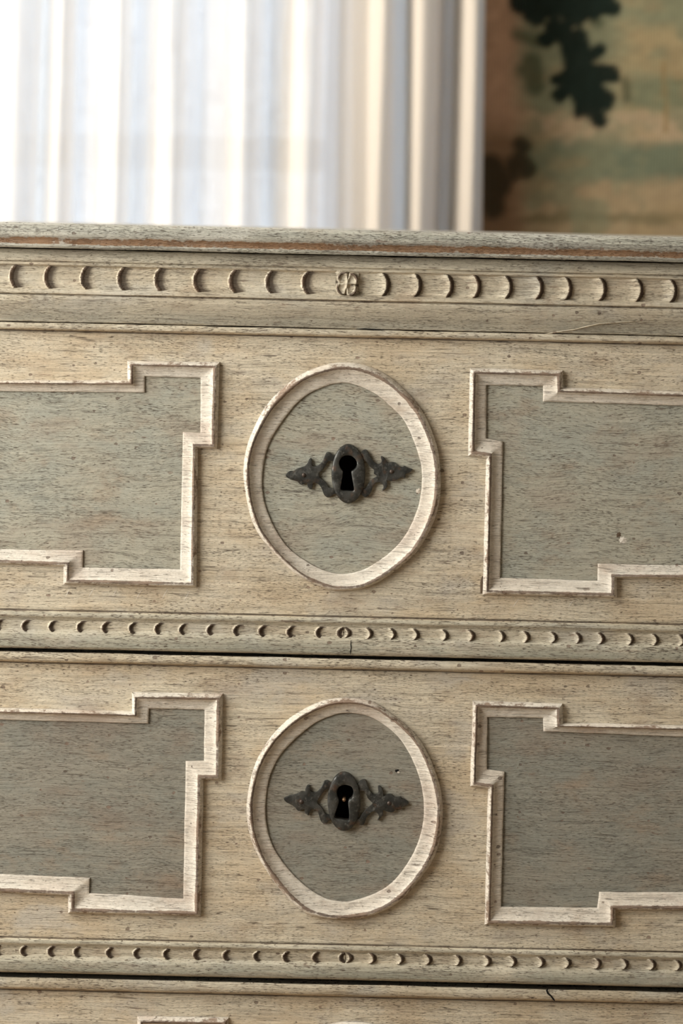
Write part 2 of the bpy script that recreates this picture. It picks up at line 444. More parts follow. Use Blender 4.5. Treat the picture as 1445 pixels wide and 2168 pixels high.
cxp = (722.5 + (dx * cr + dz * sr) / tS - 1000) * 3.247      # design units (weaver's cartoon): 3.247 per photo pixel
cyp = (HOR - (-dx * sr + dz * cr) / tS) * 3.247
wx = cxp + 90 * (fb(cxp / 130, cyp / 130, 5) - 0.5); wy = cyp + 90 * (fb(cxp / 130, cyp / 130, 9) - 0.5)
def lerp3(a, b, t): return a * (1 - t[..., None]) + b * t[..., None]
def ss(a, b, x):
    t = np.clip((x - a) / (b - a), 0, 1); return t * t * (3 - 2 * t)
C = np.zeros(GX.shape + (3,)); C[:] = lin((118, 117, 92))
C = lerp3(C, np.broadcast_to(lin((148, 128, 94)), C.shape), ss(850, 1150, wx) * 0.75 * ss(100, 260, wy))
C = lerp3(C, np.broadcast_to(lin((86, 92, 68)), C.shape), ss(1050, 1150, wx) * ss(520, 560, wy) * (1 - ss(720, 760, wy)) * 0.9)
C = lerp3(C, np.broadcast_to(lin((156, 136, 108)), C.shape), ss(730, 800, wy))
C = lerp3(C, np.broadcast_to(lin((98, 104, 84)), C.shape), ss(930, 1020, wy) * 0.95)
C = lerp3(C, np.broadcast_to(lin((146, 127, 98)), C.shape), ss(1190, 1290, wy))
C = lerp3(C, np.broadcast_to(lin((100, 92, 66)), C.shape), ss(1440, 1490, wy) * (1 - ss(1500, 1550, wy)) * 0.8)
C = lerp3(C, np.broadcast_to(lin((92, 88, 60)), C.shape), ss(1900, 2400, wy) * fb(wx / 300, wy / 200, 71))
C = lerp3(C, np.broadcast_to(lin((116, 115, 90)), C.shape), ss(0.48, 0.62, fb(cxp / 260, cyp / 220, 21)) * 0.7)
C = lerp3(C, np.broadcast_to(lin((142, 122, 90)), C.shape), ss(0.50, 0.75, fb(cxp / 230, cyp / 160, 31, 3)) * 0.45)
lb = 1 - ss(210, 440, wx)
C = lerp3(C, np.broadcast_to(lin((150, 118, 92)), C.shape), lb)
C = lerp3(C, np.broadcast_to(lin((104, 80, 58)), C.shape), lb * ss(780, 1000, wy) * 0.9)
C = lerp3(C, np.broadcast_to(lin((104, 82, 62)), C.shape), lb * (1 - ss(60, 150, wx)) * 0.5)
C = C * (0.80 + 0.40 * fb(cxp / 55, cyp / 40, 41))[..., None]
def capsules(lst, soft, fat=1.0):
    m = np.zeros(GX.shape)
    jx = wx * 0.35 + cxp * 0.65; jy = wy * 0.35 + cyp * 0.65
    for (ax, ay, bx, by, r) in lst:
        vx, vy = bx - ax, by - ay
        t = np.clip(((jx - ax) * vx + (jy - ay) * vy) / (vx * vx + vy * vy + 1e-6), 0, 1)
        d = np.hypot(jx - ax - t * vx, jy - ay - t * vy)
        m = np.maximum(m, 1 - ss(r * fat - soft, r * fat + soft, d))
    return m
dim = capsules([(300, 230, 430, 280, 45), (400, 430, 430, 590, 70), (1050, 560, 1060, 680, 35), (340, 480, 380, 520, 50), (830, 140, 860, 160, 45)], 30)
C = lerp3(C, np.broadcast_to(lin((62, 66, 48)), C.shape), dim * 0.75)
low = capsules([(330, 990, 350, 1010, 62), (330, 1100, 370, 1170, 70), (270, 1120, 280, 1210, 50), (110, 1180, 150, 1260, 120), (130, 1370, 140, 1430, 80)], 30)
C = lerp3(C, np.broadcast_to(lin((34, 31, 20)), C.shape), low * 0.85)
leaf = [(500, 275, 640, 205, 48), (560, 190, 700, 330, 60), (700, 330, 750, 500, 92), (730, 250, 720, 330, 50), (870, 350, 740, 430, 44), (950, 515, 780, 490, 58),
        (910, 690, 790, 600, 62), (590, 660, 690, 560, 42), (575, 550, 680, 500, 40), (750, 500, 800, 700, 100), (800, 700, 870, 830, 52), (725, 780, 800, 700, 36)]
top = [(340, 10, 700, -60, 80), (400, 100, 560, 50, 55), (440, 130, 470, 90, 48), (700, 20, 700, 100, 75), (960, 55, 760, 10, 55), (820, 90, 800, 60, 50), (520, 20, 860, 0, 90),
       (560, -200, 680, -40, 150), (400, -190, 560, -120, 80), (900, -210, 700, -100, 90), (640, -420, 640, -200, 100)]
more = []
rr = random.Random(3)
for k in range(26):                                        # the verdure goes on beyond the picture's edges
    bx, by = rr.uniform(100, 5200), rr.choice([rr.uniform(-7000, -700), rr.uniform(2100, 4200)])
    a0 = rr.uniform(0, 6.28)
    ex, ey = bx + 420 * math.cos(a0), by + 420 * math.sin(a0)
    more.append((bx, by, ex, ey, 70))
    for q in range(6):
        t = 0.15 + 0.14 * q; sgn = 1 if q % 2 else -1
        more.append((bx + (ex - bx) * t, by + (ey - by) * t, bx + (ex - bx) * (t + .18) - sgn * 170 * math.sin(a0), by + (ey - by) * (t + .18) + sgn * 170 * math.cos(a0), 46))
lm = capsules(leaf + top, 16, 1.2)
lm = np.maximum(lm, capsules(more, 18))
C = lerp3(C, np.broadcast_to(lin((20, 30, 26)), C.shape) * (0.7 + 0.6 * fb(cxp / 40, cyp / 60, 51))[..., None], lm * 0.97)
stem = capsules([(1320, 440, 1320, 900, 11)], 8)
C = lerp3(C, np.broadcast_to(lin((128, 104, 66)), C.shape), stem * 0.8)
C *= TAP_GAIN
verts = np.stack([GX, np.full(GX.shape, YT) + 0.0, GZ], -1).reshape(-1, 3)
idx = np.arange(nx * nz).reshape(nz, nx)
faces = np.stack([idx[:-1, :-1], idx[:-1, 1:], idx[1:, 1:], idx[1:, :-1]], -1).reshape(-1, 4)
me = bpy.data.meshes.new('tapestry'); me.from_pydata(verts.tolist(), [], faces.tolist()); me.update()
a = me.color_attributes.new('weft', 'FLOAT_COLOR', 'POINT')
a.data.foreach_set('color', np.concatenate([C.reshape(-1, 3), np.ones((nx * nz, 1))], 1).astype(np.float32).reshape(-1))
tap = link('tapestry', me, M_TAP, None, 0)
md = tap.modifiers.new('cloth', 'SOLIDIFY'); md.thickness = 0.004; md.offset = 0
tap['label'] = 'faded woven tapestry with dark green leaves hanging on the wall beside the curtain'
tap['category'] = 'tapestry'

# ------------------------------------------------------------------ the chest of drawers
chest = bpy.data.objects.new('chest_of_drawers', None); COL.objects.link(chest)
chest['label'] = 'antique oak chest of drawers with scraped cream and grey green paint'
chest['category'] = 'chest of drawers'
HW = 0.452
def wx_of(px): return W(px, 1084).x

def sweep(bm, lay, prof, x0, x1, step=0.0035, amp=0.0003, freq=28, seed=0.0):
    """prof: (row, y in mm, wear, grime, tone); swept along X, every arris a little uneven"""
    n = max(2, int((x1 - x0) / step)); rows = []
    for i in range(n + 1):
        x = x0 + (x1 - x0) * i / n; r = []
        for k, (py, ym, we, gr, to) in enumerate(prof):
            y = ym / 1000; z = Zr(py, min(y, 0.03))
            hid = ym > 4 or ym < -11.9 and py < 486.1
            j1 = 0 if hid else amp * fbm((x * freq, z * 60, seed + k * 0.35)) + amp * 0.5 * fbm((x * freq * 5, k, seed + 5))
            j2 = 0 if hid else amp * fbm((x * freq, z * 60, seed + 50 + k * 0.35)) + amp * 0.4 * fbm((x * freq * 5, k, seed + 9))
            v = bm.verts.new((x, y + j2, z + j1)); v[lay] = (we, gr, to, 1); r.append(v)
        rows.append(r)
    for a, b in zip(rows, rows[1:]):
        for k in range(len(prof) - 1):
            bm.faces.new((a[k], a[k + 1], b[k + 1], b[k]))
    for r_ in (rows[0], rows[-1][::-1]): bm.faces.new(r_)
    return rows

def new_bm():
    bm = bmesh.new(); lay = bm.verts.layers.float_color.new('mask'); return bm, lay
def fill_masks(bm, lay): pass

# top board
bm, lay = new_bm()
prof = [(485.9, 520, 0, 0, .5), (486, -12, .2, 0, .3), (486.8, -15.5, .25, 0, .3), (489.5, -19, .15, 0, .4), (495, -21.8, 0, 0, .6), (503, -23.2, 0, 0, .6), (511, -23.4, .1, 0, .4), (515, -22.8, .42, 0, .2),
        (518, -21.6, .72, 0, 0), (523, -20.6, .88, 0, 0), (529, -20.2, .80, 0, 0), (532, -20.3, .3, 0, .3), (535, -20, 0, 0, .6), (538.5, -19.2, .1, 0, .5), (539.5, -17.5, .3, .4, .2), (539.6, 520, 0, .6, 0)]
sweep(bm, lay, prof, -HW - 0.022, HW + 0.022, amp=0.00035, seed=1)
bm_box(bm, (-HW - 0.022, 0.0, Zr(538.5, -0.0192) + .0005), (HW + 0.022, 0.52, Zr(486, -0.012) - .0015))
from_bm('top_board', bm, M_TOP, chest, 45, label='grey weathered top board with a bare brown worn line along its edge')

# carcass
ZB = Zr(2800)
for sx in (-1, 1):
    a, b = sorted((sx * HW, sx * (HW - 0.022)))
    bm = bmesh.new(); bm_box(bm, (a, 0.004, ZB), (b, 0.50, Zr(540.5)), 0.001)
    from_bm('side_panel', bm, M_FIELD, chest, 0)
bm = bmesh.new()
bm_box(bm, (-HW + .022, 0.482, ZB), (HW - .022, 0.50, Zr(540.5)))
bm_box(bm, (-HW + 0.022, 0.03, Zr(560)), (HW - 0.022, 0.48, Zr(541)))
for r in (1390, 2079):
    bm_box(bm, (-HW + 0.022, 0.016, Zr(r + 5)), (HW - 0.022, 0.10, Zr(r - 5)))
bm_box(bm, (-HW + .022, 0.004, ZB), (HW - .022, 0.48, Zr(2775)))
from_bm('carcass', bm, M_CARC, chest, 0)

# fluted frieze under the top
bm, lay = new_bm()
prof = [(541.2, 25, 0, .5, 0), (541.6, -8, .15, .3, .3), (546, -9.6, 0, 0, .5), (556, -11.2, 0, 0, .45), (564, -12, .1, 0, .2), (566.2, -12, .45, .1, 0), (567.4, -11.0, .4, .5, 0), (568.8, -10.9, .2, .5, 0), (570, -12.6, .35, .2, 0),
        (571.5, -13.2, .1, 0, 0), (574.5, -13, .15, 0, 0), (576.5, -11.4, .2, .35, 0), (579, -10.6, 0, .15, 0), (600, -10.8, 0, 0, 0), (622, -10.6, 0, .15, 0), (624.5, -11.4, .2, .3, 0), (626.5, -13, .2, 0, 0), (630, -13.4, 0, 0, 0), (634.6, -13.2, .2, 0, 0),
        (636, -11.8, .5, .5, 0), (637, -11.2, .3, .6, 0), (638.4, -11.2, .4, .5, 0), (639.6, -12.2, .35, .2, 0), (642, -12.4, 0, 0, 0), (654, -11.4, 0, 0, .1), (668, -9.2, 0, 0, .4), (682, -6.4, 0, 0, .8), (690, -5.2, 0, .1, .9), (694.5, -4.6, .15, .3, .5), (695.6, -3, 0, .7, 0), (695.7, 20, 0, .8, 0)]
sweep(bm, lay, prof, -HW, HW, step=0.0025, amp=0.0003, seed=3)
frieze = from_bm('frieze_moulding', bm, M_FRIEZE, chest, 50)

def relief(name, x0, x1, r0, r1, ybase, hf, parent, mat, nu=26, nv=16, sag=0.0):
    """closed heightfield patch carved proud of the moulding: hf(u, v) -> (height m, wear, grime); u from the centre outwards"""
    V, Fc, Mk = [], [], []
    for j in range(nv + 1):
        v = -1 + 2 * j / nv
        for i in range(nu + 1):
            u = i / nu; h, we, gr = hf(u, v)
            py = (r0 + r1) / 2 - v * (r1 - r0) / 2
            x = x0 + (x1 - x0) * u; y = ybase - h
            V.append((x, y, Zr(py, ybase))); Mk.append((we, gr, 0, 1))
    n1 = nu + 1
    for j in range(nv):
        for i in range(nu):
            a = j * n1 + i; q = (a, a + 1, a + n1 + 1, a + n1)
            Fc.append(q if x1 > x0 else q[::-1])
    return new_obj(name, V, Fc, mat, parent, 75, Mk)

def scale_fn(L, curve, decay, fall, H, seed, side, vin=0.86):
    """a carved scale: a hollow sweeping up to a rounded lip at its outer end, then dropping steeply"""
    def f(u, v):
        nf = fbm((u * L * 0.25, v * 9, seed + 3)); nz = fbm((u * 4, v * 3, seed))
        av = abs(v)
        ue = 1 - (curve * (av / vin) ** 2.2 + fall + 1.0) / L
        d = (ue - u) * L + 1.3 * nf
        inside = sstep(1.0, vin - .06, av)
        if d < 0: h = H * sstep(-fall, 0.5, d)
        else: h = H * (1.0 if d < 2.5 else math.exp(-(d - 2.5) / decay))
        h *= inside
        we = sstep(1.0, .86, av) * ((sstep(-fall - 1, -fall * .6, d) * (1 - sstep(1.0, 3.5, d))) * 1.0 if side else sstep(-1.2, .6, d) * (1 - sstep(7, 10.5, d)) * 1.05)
        gr = sstep(1.0, .85, av) * ((.80 * sstep(-fall - 3, -fall, d) * (1 - sstep(-2, 1, d))) if side else (1.0 * math.exp(-((d - decay) / 4.5) ** 2) + .50 * sstep(decay, decay + 3, d) * (1 - sstep(decay * 1.6, decay * 3.8, d))))  # shade painted into left-half hollows and right-half outer drops, mixed with dirt
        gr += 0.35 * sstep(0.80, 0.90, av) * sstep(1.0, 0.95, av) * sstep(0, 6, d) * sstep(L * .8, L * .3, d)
        return h + 0.00010 + 0.00006 * nz, max(0, we), min(1, gr)
    return f

rowy = lambda base: base
left = [22, 95, 172, 250, 328, 410, 486, 563, 640, 716]
right = [752, 822, 890, 957, 1015, 1082, 1147, 1208, 1281, 1358, 1430]
ZB0 = -0.0104
def xpx(px, row):          # centre-row px -> X on a horizontal of the chest
    return W(px, row + (px - 722.5) * ROLL, ZB0).x
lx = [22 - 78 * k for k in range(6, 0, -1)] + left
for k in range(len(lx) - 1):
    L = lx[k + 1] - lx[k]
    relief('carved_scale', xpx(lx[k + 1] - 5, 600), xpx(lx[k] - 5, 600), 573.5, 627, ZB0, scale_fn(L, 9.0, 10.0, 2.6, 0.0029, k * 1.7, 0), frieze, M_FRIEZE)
rx = right + [1430 + 72 * k for k in range(1, 7)]
for k in range(len(rx) - 1):
    L = rx[k + 1] - rx[k]
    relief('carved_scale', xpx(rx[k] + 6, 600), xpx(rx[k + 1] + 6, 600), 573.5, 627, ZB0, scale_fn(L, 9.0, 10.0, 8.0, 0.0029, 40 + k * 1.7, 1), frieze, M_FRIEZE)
def rosette_fn(u, v):
    X = (u - 0.5) * 2; r = math.hypot(X * 0.98, v * 0.95); a = math.atan2(v, X)
    pet = abs(math.cos(2 * (a - math.pi / 4 + .12)))           # four petals with clefts between them
    lim = 0.72 + 0.26 * pet
    h = 0.0036 * sstep(lim + 0.06, lim - 0.04, r)
    dish = sstep(0.0, 0.30, r) * (1 - sstep(lim - .30, lim - .06, r))
    h *= 1 - 0.45 * dish * pet
    cleft = math.exp(-((pet) / 0.20) ** 2) * sstep(0.22, 0.45, r)
    h *= 1 - 0.55 * cleft
    h += 0.0008 * math.exp(-(r / 0.2) ** 2)
    h += 0.0003 * fbm((X * 4, v * 4, 2))
    return h, 0.85 * sstep(.62, .88, r) * (1 - sstep(lim, lim + .06, r)) + .1, 0.6 * cleft + .4 * sstep(lim, lim + .05, r)
relief('carved_rosette', xpx(710, 600), xpx(759, 600), 573, 628, ZB0 - 0.0010, rosette_fn, frieze, M_FRIEZE, 40, 34)

# ---- mouldings traced for each drawer: matched outer and inner corners
def mitred(outer, inner, name, parent, mat, seed, height=0.0048, step=0.0022):
    """frame moulding: outer[i] / inner[i] are the two ends of each mitre (world x, z)"""
    prof = [(0.0, -1.2, .2, .7), (0.012, 0.9, .3, .5), (0.05, 2.2, .46, .15), (0.10, 3.7, .48, 0), (0.16, 4.8, .50, 0), (0.20, 5.2, .62, 0), (0.235, 5.3, .85, 0), (0.30, 4.9, .88, .1), (0.345, 4.2, .40, .2), (0.40, 3.4, .05, .1), (0.47, 2.6, 0, 0),
            (0.58, 1.85, 0, 0), (0.72, 1.25, 0, 0), (0.86, 0.8, .05, 0), (0.955, 0.55, .1, .0), (0.985, 0.1, .2, .45), (1.0, -1.3, .1, .85)]
    N = len(outer); V, Fc, Mk = [], [], []
    stations = []
    for i in range(N):
        j = (i + 1) % N
        o0, o1, i0, i1 = Vector(outer[i]), Vector(outer[j]), Vector(inner[i]), Vector(inner[j])
        n = max(2, int(max((o1 - o0).length, (i1 - i0).length) / step))
        for k in range(n):
            t = k / n
            stations.append((o0.lerp(o1, t), i0.lerp(i1, t)))
    P = len(prof)
    for k, (o, n_) in enumerate(stations):
        for q, (t, hm, we, gr) in enumerate(prof):
            p = o.lerp(n_, t)
            j1 = 0.00024 * fbm((p.x * 45, q * .25, p.y * 45 + seed)) + 0.00017 * fbm((p.x * 260, q * .5, p.y * 260 + seed))
            j2 = 0.00024 * fbm((p.x * 45, q * .25 + 40, p.y * 45 + seed)) + 0.00017 * fbm((p.x * 260, q * .5 + 40, p.y * 260 + seed))
            j3 = 0.00028 * fbm((p.x * 60, q * .2 + 80, p.y * 60 + seed)) + 0.0002 * fbm((p.x * 300, q * .5 + 80, p.y * 300))
            y = -(hm * height / 5.35) / 1000 * 1000 / 1000 if False else -hm * height / 5.35
            V.append((p.x + j1, y + (j3 if 0 < q < P - 1 else 0), p.y + j2)); Mk.append((we, gr, 0, 1))
    K = len(stations)
    for k in range(K):
        kk = (k + 1) % K
        for q in range(P - 1):
            Fc.append((k * P + q, k * P + q + 1, kk * P + q + 1, kk * P + q))
    ar = sum(a[0] * b[1] - b[0] * a[1] for a, b in zip(outer, outer[1:] + outer[:1]))
    if ar > 0: Fc = [f_[::-1] for f_ in Fc]
    o = new_obj(name, V, Fc, mat, parent, 60, Mk)
    mid = [s[0].lerp(s[1], 0.5) for s in stations]
    return o, [(m.x, m.y) for m in mid]

def xz(p, y=-0.002):
    q = W(p[0], p[1], y); return (q.x, q.z)
def mirrored(pts, xm):
    w_ = [xz(p) for p in pts]
    return w_ + [(2 * xm - x, z) for x, z in reversed(w_)]

def polar_loop(pts, centre, n):
    c = Vector(centre)
    loop = [Vector(p) for p in catmull(pts, 40)]
    an = np.array([math.atan2(-(p.y - c.y), p.x - c.x) for p in loop]); rd = np.array([(p - c).length for p in loop])
    o = np.argsort(an); an, rd = an[o], rd[o]
    an = np.concatenate([an - 2 * math.pi, an, an + 2 * math.pi]); rd = np.concatenate([rd, rd, rd])
    out = []
    for k in range(n):
        a_ = -math.pi + 2 * math.pi * k / n; r_ = float(np.interp(a_, an, rd))
        out.append((c.x + r_ * math.cos(a_), c.y - r_ * math.sin(a_)))
    return out

D1 = dict(
    oval_out=[(514, 1004), (518, 960), (532, 917), (563, 858), (608, 812), (653, 784), (720, 767), (776, 774), (830, 801), (887, 859), (923, 937), (933, 1011), (928, 1074), (904, 1135), (866, 1186), (786, 1241), (720, 1252), (678, 1243), (627, 1217), (580, 1172), (541, 1122), (522, 1063)],
    oval_in=[(555, 1014), (567, 947), (605, 883), (653, 835), (726, 811), (786, 831), (827, 862), (857, 896), (885, 963), (893, 1020), (879, 1090), (844, 1151), (780, 1201), (720, 1216), (659, 1195), (602, 1151), (564, 1078)],
    oval_c=(724, 1011),
    lo=[(0, 805), (269, 805), (269, 763), (465, 767), (460, 951), (419, 950), (416, 1245), (133, 1238), (133, 1201), (0, 1195)],
    li=[(0, 829), (306, 832), (306, 798), (424, 801), (423, 917), (386, 915), (380, 1206), (175, 1202), (176, 1166), (0, 1163)],
    ro=[(1445, 829), (1193, 820), (1192, 784), (994, 779), (990, 966), (1028, 972), (1021, 1260), (1306, 1267), (1306, 1225), (1445, 1226)],
    ri=[(1445, 860), (1149, 851), (1149, 818), (1030, 816), (1030, 928), (1065, 935), (1059, 1224), (1264, 1230), (1265, 1194), (1445, 1197)])
D2 = dict(
    oval_out=[(521, 1711), (535, 1631), (563, 1574), (600, 1532), (637, 1505), (686, 1483), (736, 1477), (780, 1484), (818, 1504), (882, 1558), (923, 1637), (938, 1711), (930, 1784), (912, 1830), (888, 1863), (856, 1900), (818, 1927), (770, 1944), (723, 1948), (680, 1945), (637, 1929), (580, 1870), (535, 1790)],
    oval_in=[(562, 1717), (571, 1647), (599, 1593), (653, 1542), (692, 1520), (736, 1511), (793, 1524), (844, 1564), (879, 1625), (896, 1695), (892, 1758), (866, 1822), (818, 1879), (755, 1906), (704, 1908), (653, 1882), (605, 1835), (573, 1781)],
    oval_c=(730, 1712),
    lo=[(0, 1499), (278, 1506), (278, 1466), (472, 1469), (469, 1653), (431, 1652), (425, 1941), (143, 1935), (143, 1898), (0, 1891)],
    li=[(0, 1525), (314, 1534), (315, 1502), (432, 1504), (431, 1612), (392, 1612), (387, 1904), (189, 1892), (190, 1860), (0, 1852)],
    ro=[(1445, 1536), (1192, 1531), (1191, 1490), (1000, 1484), (994, 1666), (1032, 1671), (1025, 1959), (1303, 1964), (1303, 1928), (1445, 1929)],
    ri=[(1445, 1561), (1150, 1550), (1149, 1522), (1032, 1520), (1031, 1630), (1068, 1635), (1061, 1921), (1264, 1924), (1268, 1890), (1445, 1890)])
def shift(d, ox, oy):
    f_ = lambda L: [(x + ox, y + oy) for x, y in L]
    r = {k: (f_(v) if isinstance(v, list) else (v[0] + ox, v[1] + oy)) for k, v in d.items()}
    return r
D3 = shift(D2, 12, 686)

# ---- keyhole plates, traced in units of 1/4.817 photo pixel
K1 = dict(org=(590, 920), oval=(708, 400, 172, 302), key_c=(693, 380),
    key=[(615, 300), (622, 262), (645, 230), (680, 214), (715, 213), (752, 226), (784, 258), (795, 300), (784, 338), (757, 364), (738, 380), (745, 430), (756, 500), (765, 570), (700, 572), (630, 560), (638, 500), (648, 430), (652, 375), (632, 345)],
    wl=[(575, 215), (545, 203), (522, 182), (490, 180), (470, 210), (455, 250), (430, 290), (392, 320), (355, 325), (338, 310), (336, 262), (322, 240), (303, 265), (290, 295), (265, 320), (230, 335), (182, 350), (150, 372), (110, 374), (68, 415), (100, 448), (150, 468), (190, 480), (213, 505), (240, 512), (285, 492), (294, 530), (320, 560), (340, 545), (345, 503), (375, 495), (412, 515), (440, 560), (458, 610), (490, 640), (522, 635), (555, 612), (600, 600),
        (600, 545), (540, 545), (505, 535), (482, 492), (450, 462), (415, 432), (410, 392), (440, 368), (470, 325), (500, 275), (540, 268), (600, 262)],
    wr=[(800, 215), (835, 195), (852, 165), (885, 153), (910, 180), (932, 225), (960, 270), (1000, 300), (1035, 295), (1046, 265), (1038, 226), (1062, 226), (1086, 258), (1112, 287), (1150, 280), (1190, 290), (1222, 320), (1258, 332), (1282, 322), (1312, 340), (1362, 354), (1330, 388), (1290, 405), (1288, 440), (1248, 438), (1212, 455), (1172, 475), (1122, 470), (1102, 472), (1106, 510), (1090, 552), (1050, 572), (1066, 540), (1055, 502), (1020, 486), (985, 497), (960, 530), (940, 582), (915, 620), (880, 640), (845, 617), (800, 610),
        (800, 560), (858, 548), (885, 548), (912, 503), (950, 456), (1000, 425), (968, 400), (970, 362), (930, 330), (896, 285), (870, 266), (800, 265)],
    rivets=[(255, 415), (1150, 380)], pin=None)
K2 = dict(org=(590, 1610), oval=(664, 417, 168, 300), key_c=(660, 400),
    key=[(592, 330), (600, 290), (622, 262), (660, 248), (700, 250), (738, 264), (756, 300), (758, 340), (742, 380), (716, 400), (706, 430), (712, 500), (716, 570), (712, 604), (640, 596), (568, 574), (585, 510), (606, 440), (612, 400), (600, 370)],
    wl=[(560, 235), (530, 228), (500, 205), (466, 210), (445, 250), (420, 290), (386, 325), (346, 325), (320, 302), (316, 256), (290, 256), (270, 290), (266, 322), (230, 316), (182, 343), (130, 353), (95, 365), (50, 390), (75, 425), (125, 450), (165, 480), (200, 515), (258, 497), (265, 530), (302, 562), (312, 520), (342, 500), (385, 510), (406, 550), (424, 610), (450, 640), (490, 635), (522, 605), (570, 590),
        (570, 552), (505, 556), (462, 530), (446, 490), (412, 456), (390, 430), (400, 398), (430, 355), (460, 310), (490, 290), (560, 285)],
    wr=[(770, 250), (805, 238), (832, 206), (880, 195), (896, 235), (916, 285), (946, 335), (985, 346), (1014, 328), (1010, 266), (1040, 266), (1060, 312), (1066, 365), (1110, 346), (1150, 345), (1182, 373), (1240, 370), (1252, 394), (1285, 398), (1322, 430), (1300, 460), (1256, 470), (1246, 500), (1200, 492), (1165, 525), (1110, 525), (1062, 507), (1056, 560), (1005, 612), (1020, 575), (1000, 532), (955, 520), (926, 546), (890, 590), (865, 650), (830, 660), (770, 632),
        (770, 575), (815, 595), (835, 563), (870, 520), (915, 480), (956, 440), (930, 410), (904, 380), (868, 312), (770, 310)],
    rivets=[(230, 425), (1125, 440)], pin=(664, 402))
def kshift(k, ox, oy):
    k = dict(k); k['org'] = (k['org'][0] + ox, k['org'][1] + oy); return k
K3 = kshift(K1, 18, 686 + 694)

def poly_solid(bm, pts, y0, y1, bev):
    vs = [bm.verts.new((x, y1, z)) for x, z in pts]
    f_ = bm.faces.new(vs)
    r = bmesh.ops.extrude_face_region(bm, geom=[f_])
    ex = [g for g in r['geom'] if isinstance(g, bmesh.types.BMVert)]
    for v in vs: v.co.y = y0                      # the first ring goes to the back, the extruded one stays in front
    ed = [e for e in bm.edges if e.verts[0] in set(ex) and e.verts[1] in set(ex) and len(e.link_faces) == 2]
    s_ex = set(ex)
    ed = [e for e in ed if not all(all(v in s_ex for v in f2.verts) for f2 in e.link_faces)]
    bmesh.ops.bevel(bm, geom=ed, offset=bev, segments=2, affect='EDGES', profile=0.55, clamp_overlap=True)

def build_escutcheon(K, drawer, ysurf):
    ox, oy = K['org']; k = 4.817
    to = lambda p, y: xz((ox + p[0] / k, oy + p[1] / k), y)
    bm = bmesh.new()
    for key in ('wl', 'wr'):
        pts = catmull([to(p, -0.001) for p in K[key]], 3)
        poly_solid(bm, pts, ysurf + 0.0003, ysurf - 0.0022, 0.00032)
    # domed oval plate with the keyhole cut through it
    n = 96
    cx, cy, rx_, ry_ = K['oval']; kc = K['key_c']
    keyl = polar_loop(K['key'], kc, n)
    ang = [-math.pi + 2 * math.pi * q / n for q in range(n)]
    def oval_pt(a, s):
        # ray from the keyhole's neck to the ellipse
        dx_, dy_ = math.cos(a), -math.sin(a)
        ex, ey = kc[0] - cx, kc[1] - cy
        A = (dx_ / rx_) ** 2 + (dy_ / ry_) ** 2; B = 2 * (ex * dx_ / rx_ ** 2 + ey * dy_ / ry_ ** 2); Cc = (ex / rx_) ** 2 + (ey / ry_) ** 2 - 1
        t = (-B + math.sqrt(B * B - 4 * A * Cc)) / (2 * A)
        return (kc[0] + dx_ * t * s, kc[1] + dy_ * t * s)
    rings = []
    outer = [oval_pt(a, 1) for a in ang]
    for t, h in ((1.0, -.0003), (1.0, .0022), (.985, .0029), (.95, .0033), (.8, .0037), (.55, .0039), (.25, .0038), (.08, .0036), (.02, .0033), (0.0, .0026), (0.0, -.0022)):
        row = []
        for a_, b_ in zip(outer, keyl):
            p = (b_[0] + (a_[0] - b_[0]) * t, b_[1] + (a_[1] - b_[1]) * t)
            x, z = to(p, -0.001); hh = h
            if h > .003: hh += 0.00025 * fbm((x * 220, z * 220, 3))
            row.append(bm.verts.new((x, ysurf - hh, z)))
        rings.append(row)
    for a_, b_ in zip(rings, rings[1:]):
        for q in range(n):
            bm.faces.new((a_[q], a_[(q + 1) % n], b_[(q + 1) % n], b_[q]))
    from_bm('escutcheon', bm, M_IRON, drawer, 35, label='dark tarnished iron keyhole plate with scrolled wings')
    for r in K['rivets']:
        bm = bmesh.new()
        bmesh.ops.create_uvsphere(bm, u_segments=14, v_segments=8, radius=1.0)
        x, z = to(r, -0.002); rr_ = 0.0016
        for v in bm.verts: v.co = Vector((x + v.co.x * rr_, ysurf - 0.0019 + v.co.y * rr_ * 0.75, z + v.co.z * rr_))
        from_bm('rivet', bm, M_RIVET, drawer, 180)
    if K['pin']:
        x, z = to(K['pin'], 0.0)
        bm = bmesh.new(); tube(bm, (x, 0.0125, z + .0005), (x, 0.0005, z), 0.00135)
        r = bmesh.ops.create_uvsphere(bm, u_segments=12, v_segments=8, radius=0.00145, matrix=Matrix.Translation((x, 0.0005, z)))
        from_bm('lock_pin', bm, M_PIN, drawer, 180, label='brass tipped lock pin showing inside the keyhole')
    return [to(p, 0.0) for p in keyl]

def flat_fill(bm, loops, y, lay=None):
    edges = []
    for L in loops:
        vs = [bm.verts.new((x, y, z)) for x, z in L]
        if lay:
            for v in vs: v[lay] = (0, 0, 0, 1)
        edges += [bm.edges.new((a_, b_)) for a_, b_ in zip(vs, vs[1:] + vs[:1])]
    r = bmesh.ops.triangle_fill(bm, use_beauty=True, use_dissolve=False, edges=edges)
    for g in r['geom']:
        if isinstance(g, bmesh.types.BMFace):
            g.normal_update()
            if g.normal.y > 0: g.normal_flip()

